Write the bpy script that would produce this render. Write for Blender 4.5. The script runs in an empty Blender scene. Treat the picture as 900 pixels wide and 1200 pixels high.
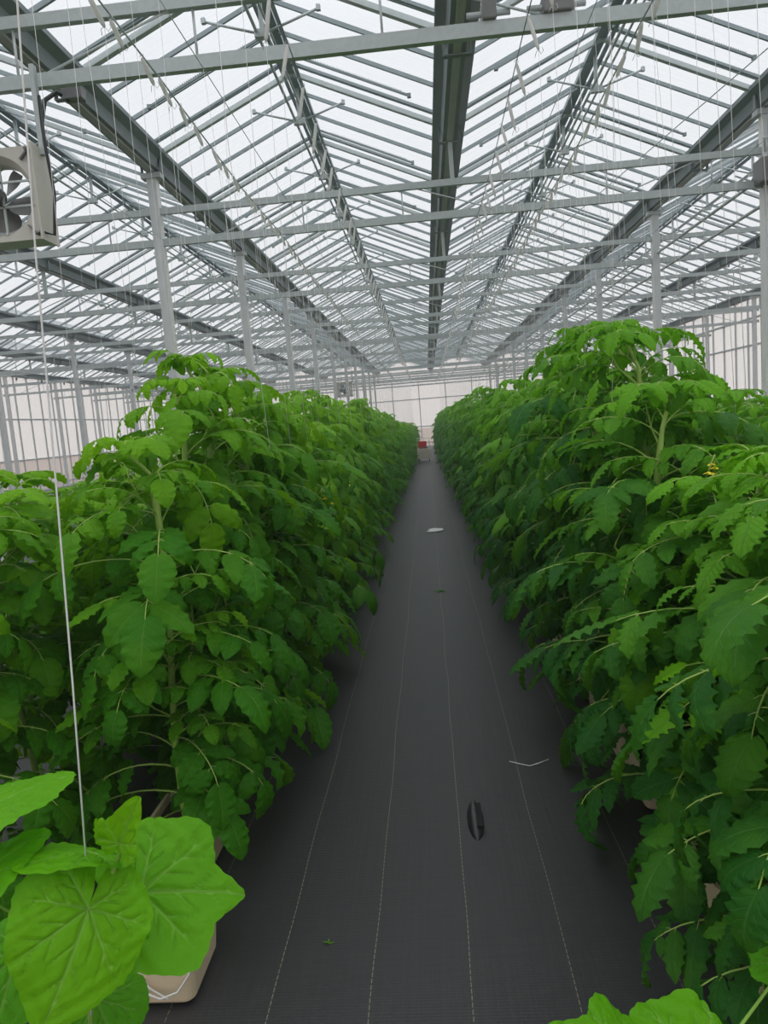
import bpy, math, random
import numpy as np
from mathutils import Vector, Matrix

random.seed(11)
rng = np.random.default_rng(11)
SC = bpy.context.scene
COL = SC.collection
PI = math.pi
R = math.radians

# ------------------------------------------------------------------ camera
H = 1.75
FPX = 850.75
YAW, PITCH, ROLL = R(-3.9), R(-6.93), R(4.56)
fw = Vector((math.sin(YAW)*math.cos(PITCH), math.cos(YAW)*math.cos(PITCH), math.sin(PITCH)))
r0 = Vector((math.cos(YAW), -math.sin(YAW), 0))
u0 = r0.cross(fw)
cr, sr = math.cos(ROLL), math.sin(ROLL)
rt = cr*r0 - sr*u0
up = sr*r0 + cr*u0
camd = bpy.data.cameras.new('camera')
cam = bpy.data.objects.new('camera', camd)
COL.objects.link(cam)
M = Matrix((( rt.x, up.x, -fw.x, 0), (rt.y, up.y, -fw.y, 0), (rt.z, up.z, -fw.z, H), (0, 0, 0, 1)))
cam.matrix_world = M
camd.sensor_fit = 'VERTICAL'
camd.sensor_height = 36.0
camd.lens = FPX/1200*36.0
camd.clip_start = 0.05
camd.clip_end = 500
SC.camera = cam

def at(px, py, Y):
    """world point on the ray of a photo position, at distance Y along the aisle"""
    d = fw + rt*((px-450)/FPX) - up*((py-600)/FPX)
    k = Y/d.y
    return Vector((0, 0, H)) + d*k

# ------------------------------------------------------------------ materials
def new_mat(name):
    m = bpy.data.materials.new(name); m.use_nodes = True
    nt = m.node_tree
    for n in list(nt.nodes): nt.nodes.remove(n)
    out = nt.nodes.new('ShaderNodeOutputMaterial')
    return m, nt, out

def N(nt, t, **kw):
    n = nt.nodes.new(t)
    for k, v in kw.items():
        if k.startswith('_'): setattr(n, k[1:], v)
        else: n.inputs[k.replace('__', ' ')].default_value = v
    return n

def math_node(nt, op, a, b=None, c=None):
    n = nt.nodes.new('ShaderNodeMath'); n.operation = op
    for i, v in enumerate((a, b, c)):
        if v is None: continue
        if isinstance(v, (int, float)): n.inputs[i].default_value = v
        else: nt.links.new(v, n.inputs[i])
    return n.outputs[0]

def mix_col(nt, f, a, b):
    n = nt.nodes.new('ShaderNodeMix'); n.data_type = 'RGBA'
    for idx, v in ((0, f), (6, a), (7, b)):
        if isinstance(v, (int, float)): n.inputs[idx].default_value = v
        elif isinstance(v, tuple): n.inputs[idx].default_value = (*v[:3], 1)
        else: nt.links.new(v, n.inputs[idx])
    return n.outputs[2]

def simple_mat(name, col, rough=0.5, metal=0.0, noise=0.15, scale=12.0, bump=0.0, spec=0.5):
    m, nt, out = new_mat(name)
    b = N(nt, 'ShaderNodeBsdfPrincipled', Roughness=rough, Metallic=metal)
    b.inputs['Specular IOR Level'].default_value = spec
    tc = N(nt, 'ShaderNodeTexCoord')
    ns = N(nt, 'ShaderNodeTexNoise', Scale=scale, Detail=3.0)
    nt.links.new(tc.outputs['Object'], ns.inputs['Vector'])
    c = mix_col(nt, ns.outputs['Fac'], tuple(x*(1-noise) for x in col), tuple(min(1, x*(1+noise)) for x in col))
    nt.links.new(c, b.inputs['Base Color'])
    if bump:
        bp = N(nt, 'ShaderNodeBump', Strength=bump, Distance=0.01)
        nt.links.new(ns.outputs['Fac'], bp.inputs['Height']); nt.links.new(bp.outputs[0], b.inputs['Normal'])
    nt.links.new(b.outputs[0], out.inputs[0])
    return m

def leaf_mat(name, old, young, vein, transl, nveins=6, pucker=0.85, trans_w=0.35, slant=0.35, veinw=.4):
    m, nt, out = new_mat(name)
    a = N(nt, 'ShaderNodeAttribute'); a.attribute_name = 'luv'
    sp = N(nt, 'ShaderNodeSeparateXYZ'); nt.links.new(a.outputs['Vector'], sp.inputs[0])
    s, t, y = sp.outputs
    sa = math_node(nt, 'ABSOLUTE', s)
    mid = math_node(nt, 'SUBTRACT', 1.0, math_node(nt, 'MINIMUM', math_node(nt, 'MULTIPLY', sa, 14.0), 1.0))
    ph = math_node(nt, 'FRACT', math_node(nt, 'MULTIPLY', math_node(nt, 'SUBTRACT', t, math_node(nt, 'MULTIPLY', sa, slant)), float(nveins)))
    tri = math_node(nt, 'ABSOLUTE', math_node(nt, 'SUBTRACT', ph, 0.5))       # 0 at vein centre
    side = math_node(nt, 'SUBTRACT', 1.0, math_node(nt, 'MINIMUM', math_node(nt, 'MULTIPLY', tri, 9.0), 1.0))
    v = math_node(nt, 'MAXIMUM', mid, math_node(nt, 'MULTIPLY', side, 0.55))
    tc = N(nt, 'ShaderNodeTexCoord')
    n1 = N(nt, 'ShaderNodeTexNoise', Scale=9.0, Detail=2.0)
    n2 = N(nt, 'ShaderNodeTexNoise', Scale=110.0, Detail=2.0)
    for n in (n1, n2): nt.links.new(tc.outputs['Object'], n.inputs['Vector'])
    oi = N(nt, 'ShaderNodeObjectInfo')
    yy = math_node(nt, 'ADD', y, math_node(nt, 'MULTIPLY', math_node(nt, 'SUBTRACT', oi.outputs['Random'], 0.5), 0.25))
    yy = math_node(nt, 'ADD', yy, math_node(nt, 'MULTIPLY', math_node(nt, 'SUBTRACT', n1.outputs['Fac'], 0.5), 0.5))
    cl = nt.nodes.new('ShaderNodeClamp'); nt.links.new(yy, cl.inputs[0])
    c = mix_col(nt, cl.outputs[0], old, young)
    c = mix_col(nt, math_node(nt, 'MULTIPLY', v, veinw), c, vein)
    hgt = math_node(nt, 'ADD', math_node(nt, 'MULTIPLY', v, -0.7), math_node(nt, 'MULTIPLY', n2.outputs['Fac'], 0.5))
    bp = N(nt, 'ShaderNodeBump', Strength=pucker, Distance=0.004); nt.links.new(hgt, bp.inputs['Height'])
    b = N(nt, 'ShaderNodeBsdfPrincipled', Roughness=0.52)
    b.inputs['Specular IOR Level'].default_value = 0.20
    nt.links.new(c, b.inputs['Base Color']); nt.links.new(bp.outputs[0], b.inputs['Normal'])
    tr = N(nt, 'ShaderNodeBsdfTranslucent')
    tcx = mix_col(nt, 0.55, c, transl); nt.links.new(tcx, tr.inputs['Color'])
    mx = N(nt, 'ShaderNodeMixShader', Fac=trans_w)
    nt.links.new(b.outputs[0], mx.inputs[1]); nt.links.new(tr.outputs[0], mx.inputs[2])
    nt.links.new(mx.outputs[0], out.inputs[0])
    return m

def sheet_mat(name, tint, trans, rib_axis=None, rib=0.0, diff=(0.85, 0.86, 0.87), ribscale=30.0):
    """translucent greenhouse glazing: part see-through, part milky"""
    m, nt, out = new_mat(name)
    tr = N(nt, 'ShaderNodeBsdfTransparent', Color=(*tint, 1))
    tl = N(nt, 'ShaderNodeBsdfTranslucent', Color=(*diff, 1))
    df = N(nt, 'ShaderNodeBsdfDiffuse', Color=(*diff, 1))
    m1 = N(nt, 'ShaderNodeMixShader', Fac=0.35)
    nt.links.new(tl.outputs[0], m1.inputs[1]); nt.links.new(df.outputs[0], m1.inputs[2])
    m2 = N(nt, 'ShaderNodeMixShader', Fac=1-trans)
    nt.links.new(tr.outputs[0], m2.inputs[1]); nt.links.new(m1.outputs[0], m2.inputs[2])
    tc = N(nt, 'ShaderNodeTexCoord')
    mp = N(nt, 'ShaderNodeMapping'); nt.links.new(tc.outputs['Object'], mp.inputs[0])
    mp.inputs['Scale'].default_value = rib_axis or (1, 1, 1)
    ns = N(nt, 'ShaderNodeTexNoise', Scale=ribscale, Detail=3.0); nt.links.new(mp.outputs[0], ns.inputs['Vector'])
    if rib:
        f = math_node(nt, 'ADD', 1-trans-rib/2, math_node(nt, 'MULTIPLY', ns.outputs['Fac'], rib))
        nt.links.new(f, m2.inputs[0])
    nt.links.new(m2.outputs[0], out.inputs[0])
    return m

MT = {}
MT['steel'] = simple_mat('galvanised_steel', (0.50, 0.55, 0.55), 0.5, 0.3, 0.14, 30)
MT['alu'] = simple_mat('aluminium', (0.60, 0.65, 0.65), 0.42, 0.3, 0.10, 20)
MT['gutter'] = simple_mat('gutter_steel', (0.25, 0.29, 0.30), 0.55, 0.2, 0.18, 3)
MT['gutter_liner'] = simple_mat('gutter_liner', (0.50, 0.51, 0.50), 0.6, 0.0, 0.2, 4)
MT['dark'] = simple_mat('dark_bars', (0.33, 0.39, 0.41), 0.5, 0.2, 0.12, 8)
MT['white'] = simple_mat('white_plastic', (0.80, 0.80, 0.78), 0.45, 0, 0.05, 8)
def spool_mat():
    m, nt, out = new_mat('spool_white')
    a = N(nt, 'ShaderNodeBsdfPrincipled', Roughness=.45); a.inputs['Base Color'].default_value = (.9, .9, .88, 1)
    b = N(nt, 'ShaderNodeBsdfTranslucent', Color=(.95, .95, .93, 1)); x = N(nt, 'ShaderNodeMixShader', Fac=.5)
    nt.links.new(a.outputs[0], x.inputs[1]); nt.links.new(b.outputs[0], x.inputs[2]); nt.links.new(x.outputs[0], out.inputs[0])
    return m
MT['spool'] = spool_mat()
MT['string'] = simple_mat('white_twine', (0.86, 0.86, 0.84), 0.7, 0, 0.05, 40)
MT['post'] = simple_mat('post_steel', (0.64, 0.67, 0.68), 0.45, 0.2, 0.10, 8)
MT['beige'] = simple_mat('beige_plastic', (0.82, 0.67, 0.46), 0.45, 0, 0.04, 6)
MT['fan_body'] = simple_mat('fan_housing', (0.62, 0.60, 0.54), 0.45, 0.0, 0.08, 9)
MT['motor'] = simple_mat('motor_grey', (0.20, 0.20, 0.20), 0.4, 0.3, 0.15, 20)
MT['black'] = simple_mat('black_plastic', (0.02, 0.021, 0.022), 0.3, 0, 0.2, 20)
MT['red'] = simple_mat('red_plastic', (0.75, 0.03, 0.02), 0.4, 0, 0.05, 6)
MT['pale'] = simple_mat('pale_cream', (0.75, 0.66, 0.55), 0.5, 0, 0.05, 6)
MT['soil'] = simple_mat('growing_mix', (0.05, 0.035, 0.025), 0.9, 0, 0.4, 60, 0.5)
MT['stem'] = simple_mat('tomato_stem', (0.34, 0.50, 0.10), 0.5, 0, 0.15, 20)
MT['cstem'] = simple_mat('cucumber_stem', (0.28, 0.50, 0.08), 0.5, 0, 0.12, 30, 0.3)
MT['yellow'] = simple_mat('yellow_petal', (0.95, 0.74, 0.03), 0.5, 0, 0.1, 20)
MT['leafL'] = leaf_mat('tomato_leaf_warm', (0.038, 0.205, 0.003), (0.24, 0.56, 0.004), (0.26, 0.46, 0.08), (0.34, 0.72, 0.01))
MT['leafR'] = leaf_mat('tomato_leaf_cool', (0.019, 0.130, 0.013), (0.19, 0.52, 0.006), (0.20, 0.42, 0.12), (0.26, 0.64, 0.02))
MT['leafC'] = leaf_mat('cucumber_leaf', (0.09, 0.36, 0.004), (0.21, 0.55, 0.006), (0.45, 0.75, 0.18), (0.30, 0.72, 0.005), 1, 1.0, 0.30, veinw=.75)
MT['roof'] = sheet_mat('roof_glazing', (0.97, 0.985, 1.0), 0.58, (0.6, 6.0, 1.0), 0.30, ribscale=2.2)
MT['wallsheet'] = sheet_mat('wall_glazing', (0.99, 0.965, 0.95), 0.55, (1.0, 1.0, 0.08), 0.22, (0.86, 0.85, 0.83), ribscale=5.0)

# woven ground cover: black tape weave, pale marker threads every 31 cm
def floor_mat():
    m, nt, out = new_mat('woven_ground_cover')
    tc = N(nt, 'ShaderNodeTexCoord')
    sp = N(nt, 'ShaderNodeSeparateXYZ'); nt.links.new(tc.outputs['Object'], sp.inputs[0])
    x, y, z = sp.outputs
    wob = N(nt, 'ShaderNodeTexNoise', Scale=0.9, Detail=1.0)
    nt.links.new(tc.outputs['Object'], wob.inputs['Vector'])
    xw = math_node(nt, 'ADD', x, math_node(nt, 'MULTIPLY', math_node(nt, 'SUBTRACT', wob.outputs['Fac'], .5), .035))
    ph = math_node(nt, 'FRACT', math_node(nt, 'ADD', math_node(nt, 'DIVIDE', math_node(nt, 'ADD', xw, 0.6124), 0.3136), 0.5))
    d = math_node(nt, 'MULTIPLY', math_node(nt, 'ABSOLUTE', math_node(nt, 'SUBTRACT', ph, 0.5)), 0.3136)
    line = math_node(nt, 'LESS_THAN', d, 0.0014)
    dash = math_node(nt, 'GREATER_THAN', math_node(nt, 'FRACT', math_node(nt, 'MULTIPLY', y, 38.0)), 0.25)
    line = math_node(nt, 'MULTIPLY', line, dash)
    wx = math_node(nt, 'SINE', math_node(nt, 'MULTIPLY', x, 2*PI/0.0045))
    wy = math_node(nt, 'SINE', math_node(nt, 'MULTIPLY', y, 2*PI/0.012))
    st = N(nt, 'ShaderNodeMapping'); st.inputs['Scale'].default_value = (40, 1.0, 1); nt.links.new(tc.outputs['Object'], st.inputs[0])
    ns = N(nt, 'ShaderNodeTexNoise', Scale=1.6, Detail=4.0); nt.links.new(st.outputs[0], ns.inputs['Vector'])
    st2 = N(nt, 'ShaderNodeMapping'); st2.inputs['Scale'].default_value = (1, 30, 1); nt.links.new(tc.outputs['Object'], st2.inputs[0])
    ns2 = N(nt, 'ShaderNodeTexNoise', Scale=1.5, Detail=3.0); nt.links.new(st2.outputs[0], ns2.inputs['Vector'])
    f = math_node(nt, 'ADD', math_node(nt, 'MULTIPLY', ns.outputs['Fac'], .6), math_node(nt, 'MULTIPLY', ns2.outputs['Fac'], .4))
    c = mix_col(nt, f, (0.018, 0.0185, 0.020), (0.050, 0.050, 0.051))
    c = mix_col(nt, line, c, (0.27, 0.25, 0.17))
    b = N(nt, 'ShaderNodeBsdfPrincipled', Roughness=0.48)
    b.inputs['Specular IOR Level'].default_value = 0.6
    nt.links.new(c, b.inputs['Base Color'])
    h = math_node(nt, 'ADD', math_node(nt, 'MULTIPLY', wx, .25), math_node(nt, 'MULTIPLY', wy, .35))
    h = math_node(nt, 'ADD', h, math_node(nt, 'MULTIPLY', ns.outputs['Fac'], 2.5))
    bp = N(nt, 'ShaderNodeBump', Strength=0.25, Distance=0.002); nt.links.new(h, bp.inputs['Height'])
    nt.links.new(bp.outputs[0], b.inputs['Normal'])
    nt.links.new(b.outputs[0], out.inputs[0])
    return m
MT['floor'] = floor_mat()

# ------------------------------------------------------------------ mesh building
class MB:
    def __init__(s): s.v = []; s.f = []; s.m = []; s.n = 0; s.sm = []
    def add(s, verts, faces, mi=0, smooth=False):
        o = s.n
        s.v.extend([tuple(v) for v in verts]); s.n += len(verts)
        for f in faces: s.f.append(tuple(i+o for i in f)); s.m.append(mi); s.sm.append(smooth)
    def box(s, lo, hi, mi=0):
        x0, y0, z0 = lo; x1, y1, z1 = hi
        V = [(x0,y0,z0),(x1,y0,z0),(x1,y1,z0),(x0,y1,z0),(x0,y0,z1),(x1,y0,z1),(x1,y1,z1),(x0,y1,z1)]
        s.add(V, [(0,3,2,1),(4,5,6,7),(0,1,5,4),(1,2,6,5),(2,3,7,6),(3,0,4,7)], mi)
    def beam(s, a, b, w, h, upv=(0,0,1), mi=0):
        """square bar from a to b, w sideways, h along upv"""
        a = Vector(a); b = Vector(b); d = (b-a).normalized(); u = Vector(upv)
        sd = d.cross(u)
        if sd.length < 1e-4: sd = d.cross(Vector((0,1,0)))
        sd.normalize(); u = sd.cross(d).normalized()
        V = []
        for p in (a, b):
            for q, r in ((-1,-1),(1,-1),(1,1),(-1,1)): V.append(p+sd*q*w/2+u*r*h/2)
        s.add(V, [(0,3,2,1),(4,5,6,7),(0,1,5,4),(1,2,6,5),(2,3,7,6),(3,0,4,7)], mi)
    def tube(s, pts, rad, n=8, mi=0, cap=True):
        pts = [Vector(p) for p in pts]; k = len(pts)
        rad = rad if isinstance(rad, (list, tuple)) else [rad]*k
        V = []; F = []
        ref = Vector((0,0,1)) if abs((pts[1]-pts[0]).normalized().z) < .9 else Vector((1,0,0))
        sd = None
        for i, p in enumerate(pts):
            d = (pts[min(i+1,k-1)]-pts[max(i-1,0)]).normalized()
            if sd is None: sd = d.cross(ref).normalized()
            else:
                sd = (sd - d*sd.dot(d)).normalized()
            u = sd.cross(d)
            for j in range(n):
                a = 2*PI*j/n
                V.append(p+(sd*math.cos(a)+u*math.sin(a))*rad[i])
        for i in range(k-1):
            for j in range(n):
                F.append((i*n+j, i*n+(j+1)%n, (i+1)*n+(j+1)%n, (i+1)*n+j))
        if cap: F.append(tuple(range(n-1,-1,-1))); F.append(tuple((k-1)*n+j for j in range(n)))
        s.add(V, F, mi, True)
    def lathe(s, prof, n=24, center=(0,0,0), axis='z', mi=0):
        V = []; F = []; c = Vector(center)
        for (r, z) in prof:
            for j in range(n):
                a = 2*PI*j/n; x, y = r*math.cos(a), r*math.sin(a)
                V.append(c + (Vector((x,y,z)) if axis == 'z' else Vector((x,z,y)) if axis == 'y' else Vector((z,x,y))))
        k = len(prof)
        for i in range(k-1):
            for j in range(n): F.append((i*n+j, i*n+(j+1)%n, (i+1)*n+(j+1)%n, (i+1)*n+j))
        F.append(tuple(range(n-1,-1,-1))); F.append(tuple((k-1)*n+j for j in range(n)))
        s.add(V, F, mi, True)
    def mesh(s, name, mats):
        me = bpy.data.meshes.new(name)
        me.from_pydata(s.v, [], s.f)
        for m in (mats if isinstance(mats, (list, tuple)) else [mats]): me.materials.append(m)
        me.polygons.foreach_set('material_index', s.m)
        me.polygons.foreach_set('use_smooth', s.sm)
        me.update()
        return me

def tag(o, label=None, cat=None, group=None, kind=None):
    if label: o['label'] = label
    if cat: o['category'] = cat
    if group: o['group'] = group
    if kind: o['kind'] = kind
    return o

def link(name, me, parent=None, loc=(0,0,0), rz=0.0, sc=1.0):
    o = bpy.data.objects.new(name, me); COL.objects.link(o)
    o.location = loc; o.rotation_euler = (0, 0, rz)
    if sc != 1.0: o.scale = (sc, sc, sc) if isinstance(sc, (int, float)) else sc
    if parent: o.parent = parent
    return o

def obj(name, mb, mats, parent=None, loc=(0,0,0), rz=0.0):
    return link(name, mb.mesh(name, mats), parent, loc, rz)

def empty(name, loc=(0,0,0), rz=0.0):
    o = bpy.data.objects.new(name, None); COL.objects.link(o)
    o.location = loc; o.rotation_euler = (0,0,rz); o.empty_display_size = .1
    return o

def copy_tree(o, parent=None):
    c = o.copy(); COL.objects.link(c); c.parent = parent
    for ch in list(o.children): copy_tree(ch, c)
    return c

ORD = ['first', 'second', 'third', 'fourth', 'fifth', 'sixth', 'seventh', 'eighth', 'ninth', 'tenth', 'eleventh', 'twelfth', 'thirteenth']

# ------------------------------------------------------------------ house dimensions
B = 3.5732; XG = 0.5008; D = 4.0796; Y1 = 4.9
ZG, ZL, ZU, ZR = H+3.38, H+2.378, H+2.7416, H+4.168
GL, GR = -5, 3
XL, XR = XG+B*GL, XG+B*GR
YF = Y1 - 2*D - 0.6          # behind the photographer
YB = Y1 + D*11               # far end wall
HB = B/2
slope = (ZR-ZG)/HB

# ------------------------------------------------------------------ floor
mb = MB(); mb.add([(XL-1, YF-1, 0), (XR+1, YF-1, 0), (XR+1, YB+1, 0), (XL-1, YB+1, 0)], [(0,1,2,3)])
tag(obj('floor', mb, MT['floor']), 'black woven ground cover fabric with pale marker threads', 'floor', kind='structure')
mb = MB(); mb.add([(-120, -120, -.15), (120, -120, -.15), (120, 180, -.15), (-120, 180, -.15)], [(0,1,2,3)])
tag(obj('ground_outside', mb, simple_mat('outside_soil', (.34, .25, .20), .9, 0, .2, .3)), kind='structure')

# ------------------------------------------------------------------ roof: one object per slope, its bars as parts
bar_me = {}
def slope_bar(kind):
    # in slope-local space: runs along +x from ridge (0) to gutter (len)
    Ls = math.hypot(HB, ZR-ZG)
    m = MB()
    if kind == 'rafter': m.beam((0.02,0,-.03), (Ls-.05,0,-.03), .062, .05)
    elif kind == 'vent': m.beam((0.02,0,-.012), (Ls-.05,0,-.012), .03, .03); m.beam((0.02,.045,-.012), (Ls-.05,.045,-.012), .02, .025)
    else: m.beam((0.02,0,-.02), (Ls-.05,0,-.02), .026, .04)
    return m.mesh('glazing_bar', MT['alu'] if kind == 'rafter' else MT['dark'])
BARS = {k: slope_bar(k) for k in ('rafter', 'vent', 'thin')}
def side_word(i):
    return ''
n_sl = 0
for g in range(GL, GR):
    xr = XG+B*(g+.5)
    for sgn in (-1, 1):
        xg = xr + sgn*HB
        ang = math.atan2(ZR-ZG, HB)
        mbp = MB()
        y0 = YF
        # the panes of one slope, slightly lapped sheets
        mbp.add([(xr, YF, ZR), (xg, YF, ZG), (xg, YB, ZG), (xr, YB, ZR)], [(0,1,2,3)])
        sl = tag(obj('ceiling', mbp, MT['roof']), 'milky roof glazing slope of a glasshouse bay', 'roof', kind='structure')
        y = YF + .5; k = 0
        ks = int(math.floor((YF-Y1)/(D/2)))
        for q in range(ks, int((YB-Y1)/(D/2))+1):
            yb = Y1 + q*D/2
            for off, kind in ((0, 'rafter'), (-.24, 'vent'), (.52, 'thin'), (1.12, 'thin')):
                yy = yb+off
                if yy < 2.0 or yy > YB-.05: continue
                if sgn < 0 and kind == 'vent' and q % 2: yy += .1
                o = bpy.data.objects.new('glazing_bar', BARS[kind]); COL.objects.link(o); o.parent = sl
                if sgn > 0: o.matrix_local = Matrix.Translation((xr, yy, ZR)) @ Matrix.Rotation(ang, 4, 'Y')
                else: o.matrix_local = Matrix.Translation((xr, yy, ZR)) @ Matrix.Rotation(PI, 4, 'Z') @ Matrix.Rotation(ang, 4, 'Y')

# ridge beams
bay_word = {-5: 'outermost left bay', -4: 'second bay from the left wall', -3: 'third bay from the left wall', -2: 'bay beyond the left gutter',
            -1: 'bay left of the centre gutter', 0: 'bay right of the centre gutter', 1: 'bay beyond the right gutter', 2: 'outermost right bay'}
for g in range(GL, GR):
    xr = XG+B*(g+.5)
    m = MB()
    m.beam((xr, YF, ZR), (xr, YB, ZR), .09, .10)
    m.beam((xr-.085, YF, ZR-.07), (xr-.085, YB, ZR-.07), .03, .05)
    m.beam((xr+.085, YF, ZR-.07), (xr+.085, YB, ZR-.07), .03, .05)
    tag(obj('ridge_beam', m, MT['dark']), 'grey ridge beam along the peak of the ' + bay_word[g], 'beam', 'ridge beams of the roof')

# gutters
gut_word = {-5: 'along the top of the left side wall', -4: 'nearest to the left side wall gutter', -3: 'third from the left wall', -2: 'two bays left of the aisle',
            -1: 'left of the aisle over the line of posts', 0: 'directly above the aisle', 1: 'right of the aisle over the line of posts', 2: 'two bays right of the aisle', 3: 'along the top of the right side wall'}
for g in range(GL, GR+1):
    x = XG+B*g
    root = empty('roof_gutter', (x, 0, ZG))
    tag(root, 'dark grey roof gutter ' + gut_word[g], 'gutter', 'roof gutters running down the greenhouse')
    m = MB()
    prof = [(-.19, .05), (-.19, .00), (-.10, -.04), (-.08, -.16), (.08, -.16), (.10, -.04), (.19, .00), (.19, .05), (.17, .05), (.17, .02), (.07, -.03), (.06, -.13), (-.06, -.13), (-.07, -.03), (-.17, .02), (-.17, .05)]
    k = len(prof)
    V = [(px, YF, pz) for px, pz in prof]+[(px, YB, pz) for px, pz in prof]
    m.add(V, [(i, (i+1) % k, (i+1) % k + k, i+k) for i in range(k)])
    obj('channel', m, MT['gutter'], root)
    m = MB(); m.box((-.035, YF, -.185), (.035, YB, -.161))
    obj('drip_channel', m, MT['gutter_liner'], root)
    cl = MB(); cl.box((-.125, -.03, -.20), (.125, .03, -.188)); cl.box((-.125, -.03, -.20), (-.112, .03, -.03)); cl.box((.112, -.03, -.20), (.125, .03, -.03))
    cme = cl.mesh('gutter_clamp', MT['gutter'])
    for q in range(0, 23):
        o = link('clamp', cme, root, (0, Y1+q*D/2, 0))

# posts
line_word = {-5: 'against the left side wall', -3: 'in the far left line', -1: 'in the line left of the aisle', 1: 'in the line right of the aisle', 3: 'against the right side wall'}
pm = MB(); pm.box((-.05, -.05, 0), (.05, .05, ZG-.21))
pm_me = pm.mesh('support_post', MT['post'])
fm = MB(); fm.box((-.056, -.058, 0), (-.050, .058, ZG-.21)); fm.box((.050, -.058, 0), (.056, .058, ZG-.21))
rib_me = fm.mesh('edge_strip', MT['white'])
hm = MB(); hm.box((-.12, -.07, ZG-.26), (.12, .07, ZG-.2)); head_me = hm.mesh('head_plate', MT['steel'])
bm_ = MB(); bm_.box((-.1, -.1, 0), (.1, .1, .012)); base_me = bm_.mesh('base_plate', MT['steel'])
for g in (-5, -3, -1, 1, 3):
    for n in range(0, 12):
        y = Y1+D*n
        if n == 11: continue
        p = empty('support_post', (XG+B*g + (.20 if g == -5 else -.20 if g == 3 else 0), y, 0))
        if n < 5: lab = 'grey steel post %s, at the %s cross truss' % (line_word[g], ORD[n])
        else: lab = 'distant grey steel post %s, past the fifth truss' % line_word[g]
        tag(p, lab, 'post', 'support posts ' + line_word[g])
        for nm, me in (('shaft', pm_me), ('edge_strip', rib_me), ('head_plate', head_me), ('base_plate', base_me)): link(nm, me, p)

# trusses
for n in range(0, 12):
    y = Y1+D*n - (.1 if n == 11 else 0)
    t = empty('roof_truss', (0, y, ZL))
    tag(t, 'galvanised lattice truss spanning the house, %s from the photographer' % ORD[n], 'truss', 'cross trusses of the roof')
    for nm, z, w, h in (('lower_chord', ZL, .05, .085), ('upper_chord', ZU, .05, .075)):
        m = MB(); m.beam((XL+.05, 0, z-ZL), (XR-.05, 0, z-ZL), w, h); obj(nm, m, MT['steel'], t)
    m1 = MB(); m1.tube([(0,0,.04), (0,0,ZU-ZL-.035)], .009, 6); vme = m1.mesh('web_rod', MT['alu'])
    m2 = MB(); m2.tube([(-.42,0,.04), (.42,0,ZU-ZL-.035)], .008, 6); dme = m2.mesh('diagonal_rod', MT['alu'])
    m3 = MB(); m3.beam((0,0,ZU-ZL+.037), (0,0,ZG-ZL-.2), .05, .05, (0,1,0)); sme = m3.mesh('stub_post', MT['steel'])
    x = XL+.6; q = 0
    while x < XR-.5:
        o = link('web_rod', vme, t, (x, 0, 0))
        if q % 2 == 0:
            o = link('diagonal_rod', dme, t, (x+.60, 0, 0)); 
            if (q//2) % 2: o.scale = (-1, 1, 1)
        x += 1.19; q += 1
    for g in range(GL, GR+1):
        link('stub_post', sme, t, (XG+B*g, 0, 0))
    if n == 0:
        m = MB(); m.beam((0,0,0), (0,0,.2), .06, .06)

# vent gear beneath each ridge: torque tube with brackets and arms
for g in range(GL, GR):
    xr = XG+B*(g+.5)
    rt_ = empty('vent_drive', (xr, 0, ZR-.42))
    tag(rt_, 'vent opening gear under the ridge of the ' + bay_word[g], 'vent gear', 'roof vent drives')
    m = MB(); m.tube([(-.05, 2, 0), (-.05, YB-.3, 0)], .016, 8); m.tube([(.06, 2, .04), (.06, YB-.3, .04)], .013, 8)
    obj('drive_tube', m, MT['steel'], rt_)
    br = MB(); br.box((-.02, -.012, -.03), (.02, .012, .38)); br.box((-.07, -.03, -.05), (.07, .03, .02)); bme = br.mesh('bracket', MT['alu'])
    ar = MB(); ar.tube([(0,0,0), (.55,0,.17)], .012, 6); ar.box((.53,-.02,.15), (.57,.02,.20)); ame = ar.mesh('push_arm', MT['steel'])
    # toothed rack lying parallel to the slope
    rk = MB(); Ls = 1.36; c_, s_ = math.cos(math.atan(slope)), math.sin(math.atan(slope))
    rk.beam((0,0,0), (Ls*c_,0,-Ls*s_), .022, .022)
    for i in range(42):
        a = .20+i*.026; rk.box((a*c_-.004, -.008, -a*s_+.008), (a*c_+.004, .008, -a*s_+.026))
    rk.box((Ls*c_-.02, -.02, -Ls*s_-.02), (Ls*c_+.02, .02, -Ls*s_+.02))
    rme = rk.mesh('toothed_rack', MT['dark'])
    for q in range(-1, 22):
        y = Y1+.35+q*D/2
        if y > YB-1: break
        link('bracket', bme, rt_, (0, y, 0))
        for s in (-1, 1):
            o = link('push_arm', ame, rt_, (0, y, -.02)); o.scale = (s, 1, 1)
            o = link('toothed_rack', rme, rt_, (s*.10, y+.75+.2*s, .24)); o.scale = (s, 1, 1)

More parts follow.
